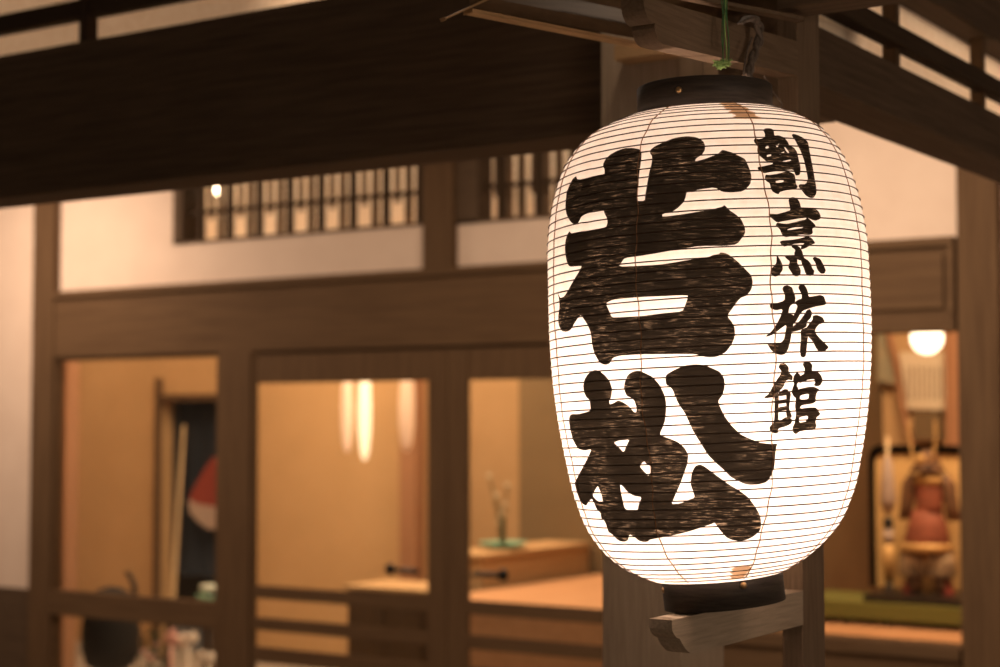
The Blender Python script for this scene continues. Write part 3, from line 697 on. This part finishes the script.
def pile(name, cx, cy, Y, n, r, m_, label, cat, seed, spread=(10, 7)):
    rr = random.Random(seed); mb = MB()
    for k in range(n):
        c0 = at(cx+rr.uniform(-spread[0], spread[0]), cy+rr.uniform(-spread[1], spread[1]), Y+rr.uniform(-.04, .04))
        for j in range(5):
            a0 = j*1.257+k; mb.ball(c0+Vector((math.cos(a0)*r*.7, 0, math.sin(a0)*r*.7)), r*.55, (1, .5, 1), 8)
        mb.ball(c0, r*.35, (1, 1, 1), 8)
    mb.tube([at(cx, cy+8, Y), at(cx, 700, Y)], .01, 6)
    return tag(obj(name, mb, m_), label, cat)
pile('pink_flowers', 171, 636, 7.0, 4, .026, M['pinkflower'], 'small cluster of pink flowers low in the left window beside the black vessel', 'flowers', 2, (4, 5))
pile('white_flowers', 188, 638, 7.05, 5, .03, M['whiteflower'], 'white flowers low in the left window, right of the pink ones', 'flowers', 3, (8, 6))
pile('white_flowers', 209, 657, 7.02, 4, .03, M['whiteflower'], 'white flowers at the bottom edge by the brown post of the left window', 'flowers', 5, (7, 4))
v0 = at(112, 640, 6.55)
ves = thing('iron_vessel', 'rounded black iron vessel with a curled handle behind the left window rail', 'vessel', (v0.x, v0.y, 0))
zt = at(105, 586, 6.55).z
mb = MB(); mb.lathe((v0.x-.01, 6.55, zt-.42), [(0, 0), (.13, 0), (.155, .08), (.158, .18), (.148, .27), (.13, .335), (.10, .385), (.06, .41), (.02, .42), (0, .42)], 36)
obj('body', mb, M['iron'], ves)
obj('handle', MB().tube(smooth([at(*q_, 6.55) for q_ in ((126, 572), (129, 575), (133, 582), (134.5, 592), (132, 604), (126, 615), (118, 622))]), [.009]+[.013]*12+[.016]*24, 9), M['iron'], ves)
mb = MB(); mb.lathe((v0.x-.01, 6.55, 0), [(0, 0), (.13, 0), (.13, .02), (.09, .03), (.09, zt-.44), (.12, zt-.42), (0, zt-.42)], 28); obj('foot', mb, WD['darkZ'], ves)
rr = random.Random(11); pl = thing('leafy_plant', 'dark leafy plant with pink blossom beside the black vessel', 'plant', (at(150, 660, 6.75).x, 6.75, 0))
mb = MB(); fb = MB()
for k in range(46):
    c0 = at(150+rr.uniform(-13, 17), 648+rr.uniform(-17, 24), 6.75+rr.uniform(-.05, .05)); d = Vector((rr.uniform(-1, 1), rr.uniform(-.6, .6), rr.uniform(-.2, 1))).normalized()*.035; s_ = d.cross(Vector((0, 1, .2))).normalized()*.012
    vs = [mb.bm.verts.new(c0+q_) for q_ in (-d, s_, d, -s_)]; mb.bm.faces.new(vs)
for k in range(7): fb.ball(at(146+rr.uniform(-6, 12), 652+rr.uniform(-10, 10), 6.72), .011, seg=8)
mb.tube([(at(150, 660, 6.75).x, 6.75, 0), at(150, 650, 6.75)], .012, 6)
obj('foliage', mb, M['leaf'], pl); obj('blossom', fb, M['pinkflower'], pl)
# pendant lamps
GL = mat('lit_pendant_glass', (.9, .8, .65), .5, emit=(1, .70, .42), estr=1.5)
GD = mat('dim_pendant_glass', (.8, .6, .45), .5, emit=(1, .55, .32), estr=.6)
def pendant(cx, ytop, ybot, wpx, Y, m_, label):
    a = at(cx, ytop, Y); c = at(cx, ybot, Y); H = a.z-c.z; R = wpx/2*Y/1700/ .80*1.0
    R = wpx/2/1700*(a.length)
    t = thing('pendant_lamp', label, 'lamp', (a.x, Y, c.z), 'slim pendant lamps in the hall')
    mb = MB(); mb.lathe((a.x, Y, c.z), [(0, 0), (R*.35, .01), (R*.7, H*.12), (R*.95, H*.35), (R, H*.6), (R*.85, H*.9), (R*.6, H*1.05), (0, H*1.05)], 20); obj('lamp_shade', mb, m_, t)
    obj('cord', MB().tube([(a.x, Y, c.z+H*1.05), (a.x, Y, 3.3)], .004, 6), M['black'], t)
pendant(347.5, 375, 453, 12, 7.6, GD, 'left of the two slim glowing pendant lamps seen through the left door')
pendant(365, 375, 461, 13, 7.6, GL, 'right and brightest of the two slim glowing pendant lamps')
pendant(407, 375, 452, 16, 7.6, mat('paper_pendant', (.8, .6, .45), .6, emit=(1, .48, .26), estr=.26), 'wider dim reddish pendant lamp near the door stile')
# low cabinet behind the left door
a = at(348, 585, 6.9)
cb = thing('low_cabinet', 'low brown wooden cabinet behind the slats of the left door', 'cabinet', (a.x+.3, 7.1, 0))
obj('body', B(a.x, a.x+.50, 6.9, 7.25, 0, a.z-.02), WD['midX'], cb); obj('cabinet_top', B(a.x-.02, a.x+.52, 6.88, 7.27, a.z-.02, a.z, bev=.003), WD['honeyX'], cb)
obj('door', B(a.x+.03, a.x+.24, 6.885, 6.9, .1, a.z-.06), WD['midZ'], cb); obj('door', B(a.x+.26, a.x+.47, 6.885, 6.9, .1, a.z-.06), WD['midZ'], cb)
# counter along the hall
ct = thing('hall_counter', 'long pale wooden counter behind the right door', 'counter', (-5.12, 7.3, .69))
obj('body', B(-5.25, -5.0, 7.35, 8.44, .0, .845), WD['honeyY'], ct)
obj('counter_top', B(-5.28, -4.985, 7.33, 8.44, .845, .868, bev=.003), WD['honeyY'], ct)
# door pulls: turned knob and bar
def pull(knob, bar, Y, label):
    a = at(*knob, Y); c = at(*bar, Y); t = thing('door_pull', label, 'handle', a, 'dark metal pulls behind the doors')
    obj('knob', MB().ball(a, .027, (1, .6, 1), 18), M['metal'], t)
    obj('bar', MB().tube([a, (a*.5+c*.5), c], [.009, .013, .012], 10), M['metal'], t)
    obj('mount', MB().tube([a, a+Vector((0, .035, 0))], .008, 8), M['metal'], t)
pull((390, 569), (418, 572), 6.08, 'dark metal door pull with round knob on the left door')
pull((503, 575), (473, 574), 6.08, 'dark metal door pull with round knob on the right door')
# green dish with flower arrangement
c = at(503, 545, 7.5); c.x = -5.13; c = atX(503, 547, -5.13); zt = .869
dish = bowl('green_dish', (-5.13, c.y, zt), .135, .035, M['celadon'], 'shallow pale green dish on the hall counter', None); dish['category'] = 'dish'
arr = thing('flower_arrangement', 'thin upright flower stems standing in the green dish', 'flowers', (-5.13, c.y, zt+.01))
mb = MB(); fb = MB(); rr = random.Random(9)
for k in range(6):
    e = Vector((-5.13+rr.uniform(-.08, .08), c.y+rr.uniform(-.1, .1), zt+.14+.05*k))
    mb.tube(smooth([Vector((-5.13+rr.uniform(-.02, .02), c.y, zt+.012)), Vector((-5.13, c.y, zt+.09))*.5+e*.5-Vector((0, 0, .02)), e], 4), .004, 6); fb.ball(e, .017, seg=10)
mb.ball((-5.13, c.y, zt+.035), .022, (1, 1, 1), 10)
obj('stems', mb, M['leaf'], arr); obj('blossom', fb, mat('faded_petals', (.42, .34, .22), .8), arr)

# ---------------- display room behind the right window
p0 = at(826, 605, 7.2); p1 = at(960, 607, 7.2); zt = p1.z
tb = thing('display_table', 'low table covered in olive green felt behind the right window', 'table', ((p0.x+p1.x)/2, 7.5, 0))
tx0, tx1 = -3.2, -2.02
TZ = at(930, 606, 7.2).z; TB = at(930, 624, 7.2).z
obj('felt_cover', B(tx0, tx1, 7.2, 7.64, TB, TZ, bev=.006), M['greenfelt'], tb)
for px_ in (848, 886):
    a = at(px_, 630, 7.3); obj('leg', B(a.x-.02, a.x+.02, 7.28, 7.34, 0, TB), M['black'], tb)
for xx in (tx1-.06,): obj('leg', B(xx-.02, xx+.02, 7.28, 7.34, 0, TB), M['black'], tb)
obj('leg', B(tx0+.05, tx0+.09, 7.56, 7.61, 0, TB), M['black'], tb); obj('leg', B(tx1-.08, tx1-.04, 7.56, 7.61, 0, TB), M['black'], tb)
struct('trim_13', B(-3.25, -.1, 6.2, 8.5, .0, .655), M['orange'])
# black base board
a = at(863, 600, 7.215)
bs = tag(obj('base_board', B(a.x, -2.05, 7.215, 7.63, TZ, TZ+.03, bev=.003), M['black']), 'glossy black display board lying on the green table', 'board')
BZ = TZ+.031
# folding gold screen with black rounded frame
Ys = 7.59; a = at(869, 445, Ys); c = at(972, 447, Ys); zt = a.z
sc_ = thing('gold_screen', 'gold display screen with black rounded frame behind the armour', 'screen', ((a.x+c.x)/2, Ys, BZ))
def rounded(x0, x1, z0, z1, r, Y, n=6):
    o = [Vector((x0, Y, z0))]
    for i in range(n+1): t = math.pi-math.pi/2*i/n; o.append(Vector((x0+r+math.cos(t)*r, Y, z1-r+math.sin(t)*r)))
    for i in range(n+1): t = math.pi/2-math.pi/2*i/n; o.append(Vector((x1-r+math.cos(t)*r, Y, z1-r+math.sin(t)*r)))
    o.append(Vector((x1, Y, z0))); return o
mb = MB(); o_ = rounded(a.x, c.x, BZ, zt, .06, Ys-.01); i_ = rounded(a.x+.033, c.x-.033, BZ, zt-.038, .035, Ys-.01); n_ = len(o_)
vo = [mb.bm.verts.new(v) for v in o_]; vi = [mb.bm.verts.new(v) for v in i_]
for k in range(n_-1): mb.bm.faces.new((vo[k], vo[k+1], vi[k+1], vi[k]))
bmesh.ops.solidify(mb.bm, geom=mb.bm.faces[:], thickness=.03)
obj('frame', mb, M['black'], sc_)
obj('gold_panel', B(a.x+.02, c.x-.02, Ys+.002, Ys+.012, BZ, zt-.02), M['gold'], sc_)
# samurai armour
Ya = 7.41
def ax(px_): return at(px_, 500, Ya).x
def az(py_): return at(927, py_, Ya).z
cx = ax(927); U_ = (ax(937)-ax(927))/10      # metres per pixel across
zu = (az(500)-az(520))/20
arm = thing('samurai_armour', 'small red and gold samurai armour on a stand in front of the gold screen', 'armour', (cx, Ya, BZ))
def slab(name, rows_, m_, depth=.10, parent=arm, seg=18):
    """stack of half-oval rows: (y pixel, centre offset px, half width px)"""
    mb = MB(); rg = []
    for (py_, off, hw) in rows_:
        z = max(az(py_), BZ+.001); rg.append([mb.bm.verts.new((cx+off*U_+math.cos(2*math.pi*k/seg)*hw*U_, Ya+math.sin(2*math.pi*k/seg)*min(depth, hw*U_*.8), z)) for k in range(seg)])
    for p_, q_ in zip(rg, rg[1:]):
        for k in range(seg): mb.bm.faces.new((p_[k], p_[(k+1) % seg], q_[(k+1) % seg], q_[k])).smooth = True
    mb.bm.faces.new(rg[0]); mb.bm.faces.new(rg[-1][::-1]); return obj(name, mb, m_, parent)
slab('chest', [(480, 3, 12), (490, 3, 14), (505, 2, 13), (512, 2, 14)], M['red'])
slab('collar', [(472, 3, 8), (478, 3, 15), (484, 3, 15)], M['brightgold'])
slab('skirt', [(510, 0, 14), (525, 0, 19), (542, -1, 23), (545, -1, 22)], M['red'])
slab('belt', [(543, -1, 24), (546, -1, 26), (551, -1, 25)], M['brightgold'])
for s_, nm in ((-1, 0), (1, 0)):
    slab('sleeve', [(474, 2+s_*14, 6), (484, 2+s_*19, 8), (505, 2+s_*22, 7), (520, 2+s_*24, 7)], M['sleeve'], .05)
    slab('tasset', [(550, s_*13-1, 12), (560, s_*14-1, 14), (574, s_*14-1, 15), (576, s_*14-1, 14)], M['lace'], .07)
    slab('leg', [(574, s_*13, 7), (584, s_*14, 8), (592, s_*15, 7)], M['sleeve'], .05)
    slab('shin_guard', [(577, s_*17, 5), (585, s_*18, 6), (593, s_*19, 7), (600, s_*19, 7)], M['redprint'], .06)
slab('stand_column', [(550, -1, 4), (602, -1, 4)], M['brightgold'])
hel = slab('helmet', [(450, 1, 3), (452, 1, 8), (457, 1, 11), (463, 1, 12), (469, 1, 17), (472, 1, 18)], M['sleeve'], .08)
slab('face_mask', [(462, 2, 7), (468, 2, 8), (476, 2, 6)], M['brightgold'], .11)
mb = MB()
for s_ in (-1, 1):
    mb.tube(smooth([Vector((cx+(2+s_*4)*U_, Ya-.06, az(462))), Vector((cx+(2+s_*10)*U_, Ya-.07, az(455))), Vector((cx+(1+s_*13)*U_, Ya-.06, az(438))), Vector((cx+(0+s_*13)*U_, Ya-.05, az(422)))], 5), [.007]*8+[.005]*8, 6)
obj('crest', mb, M['brightgold'], arm)
mb = MB(); mb.ball((cx+2*U_, Ya-.10, az(459)), .022, (1, .4, 1), 14); obj('crest_disc', mb, M['brightgold'], hel)
# ornamental arrow stand
xb = ax(888)
st = thing('arrow_stand', 'slim ornamental stand with white and black bands left of the armour', 'stand', (xb, Ya, BZ))
obj('pole', MB().tube([(xb, Ya, BZ), (xb, Ya, az(437))], .009, 8), M['bamboo'], st)
def lat(name, pts_, m_): mb = MB(); mb.lathe((xb, Ya, 0), [(w_*U_, max(az(y_), BZ+.001)) for y_, w_ in pts_], 14); obj(name, mb, m_, st)
lat('feather_bundle', [(513, 0), (513, 5), (500, 8), (480, 6), (460, 4), (455, 0)], M['whitecloth'])
lat('black_band', [(530, 0), (530, 5), (519, 5), (519, 0)], M['black']); lat('white_band', [(545, 0), (545, 5), (531, 5), (531, 0)], M['whitecloth'])
lat('quiver', [(580, 0), (580, 5), (560, 6), (546, 5), (546, 0)], M['brightgold'])
lat('foot', [(600.5, 0), (600.5, 12), (597, 12), (594, 4), (580, 3), (580, 0)], M['black'])
# globe lamp, hanging paper, branch
a = at(927, 338, 7.6); R = 15.5/1700*a.length*.975
gl = thing('globe_lamp', 'bright round globe lamp glowing high behind the right window', 'lamp', (a.x, 7.6, a.z-R))
obj('globe', MB().ball(a, R, seg=28), mat('lit_opal_globe', (.9, .85, .75), .4, emit=(1, .80, .58), estr=4.0), gl)
obj('stem', MB().tube([a+Vector((0, 0, R*.95)), (a.x, 7.6, 3.3)], .006, 6), M['brass'], gl)
a = at(903, 352, 8.44); c = at(947, 409, 8.44)
pp = thing('hanging_paper', 'cream hanging paper with vertical lines of writing under the globe lamp', 'paper', ((a.x+c.x)/2, 8.46, c.z))
mb = MB(); n = 12
q = [at(*p_, 8.45) for p_ in ((899, 352), (948, 352), (946, 410), (907, 409))]
obj('sheet', MB().prism(q, (0, .004, 0)), M['paperscroll'], pp)
mb = MB()
for k in range(8):
    u = 906+k*5; mb.prism([at(u, 366, 8.447), at(u+1.6, 366, 8.447), at(u+1.6, 400, 8.447), at(u, 400, 8.447)], (0, .002, 0))
obj('writing_lines', mb, M['inkline'], pp)
tag(obj('hanging_board', MB().prism([at(*p_, 8.43) for p_ in ((868, 333), (884, 333), (896, 384), (868, 380))], (0, .01, 0)), mat('faded_print', (.36, .29, .18), .9, color2=(.24, .24, .17), vscale=(9, 9, 9))), 'faded picture board on the wall beside the lantern edge', 'picture')
tag(obj('curved_branch', MB().tube(smooth([Vector((at(887, 300, 8.4).x, 8.4, 3.3)), at(889, 315, 8.4), at(894, 352, 8.4), at(899, 385, 8.42), at(904, 415, 8.40), at(911, 442, 8.41), at(920, 480, 8.485)]), [.016, .014], 8), M['pinkwood']), 'dark curved wooden pole slanting down behind the right window', 'pole')
tag(obj('wall_panel', B(at(913, 412, 8.4).x, at(940, 412, 8.4).x, 8.40, 8.44, at(920, 440, 8.4).z, at(920, 412, 8.4).z), M['umber']), 'small dark panel on the wall under the hanging paper', 'panel')
struct('trim_14', B(at(948, 400, 8.4).x, at(962, 400, 8.4).x, 8.36, 8.5, .3, 3.3), M['pinkwood'])
# small bulb behind the high lattice
a = at(218, 190, 6.24)
bl = thing('bare_bulb', 'small bright bulb glowing behind the high lattice window', 'lamp', a)
obj('bulb', MB().ball(a, .016, (1, 1, 1.5), 14), mat('lit_bulb', (1, .9, .7), .4, emit=(1, .78, .50), estr=14), bl)
obj('cord', MB().tube([a+Vector((0, 0, .02)), a+Vector((0, 0, .5))], .003, 6), M['black'], bl)
area('lattice_light', (-4.7, 6.5, 3.15), 0.3, 46, (1, .88, .70), (-4.7, 6.5, 0), 2.8)
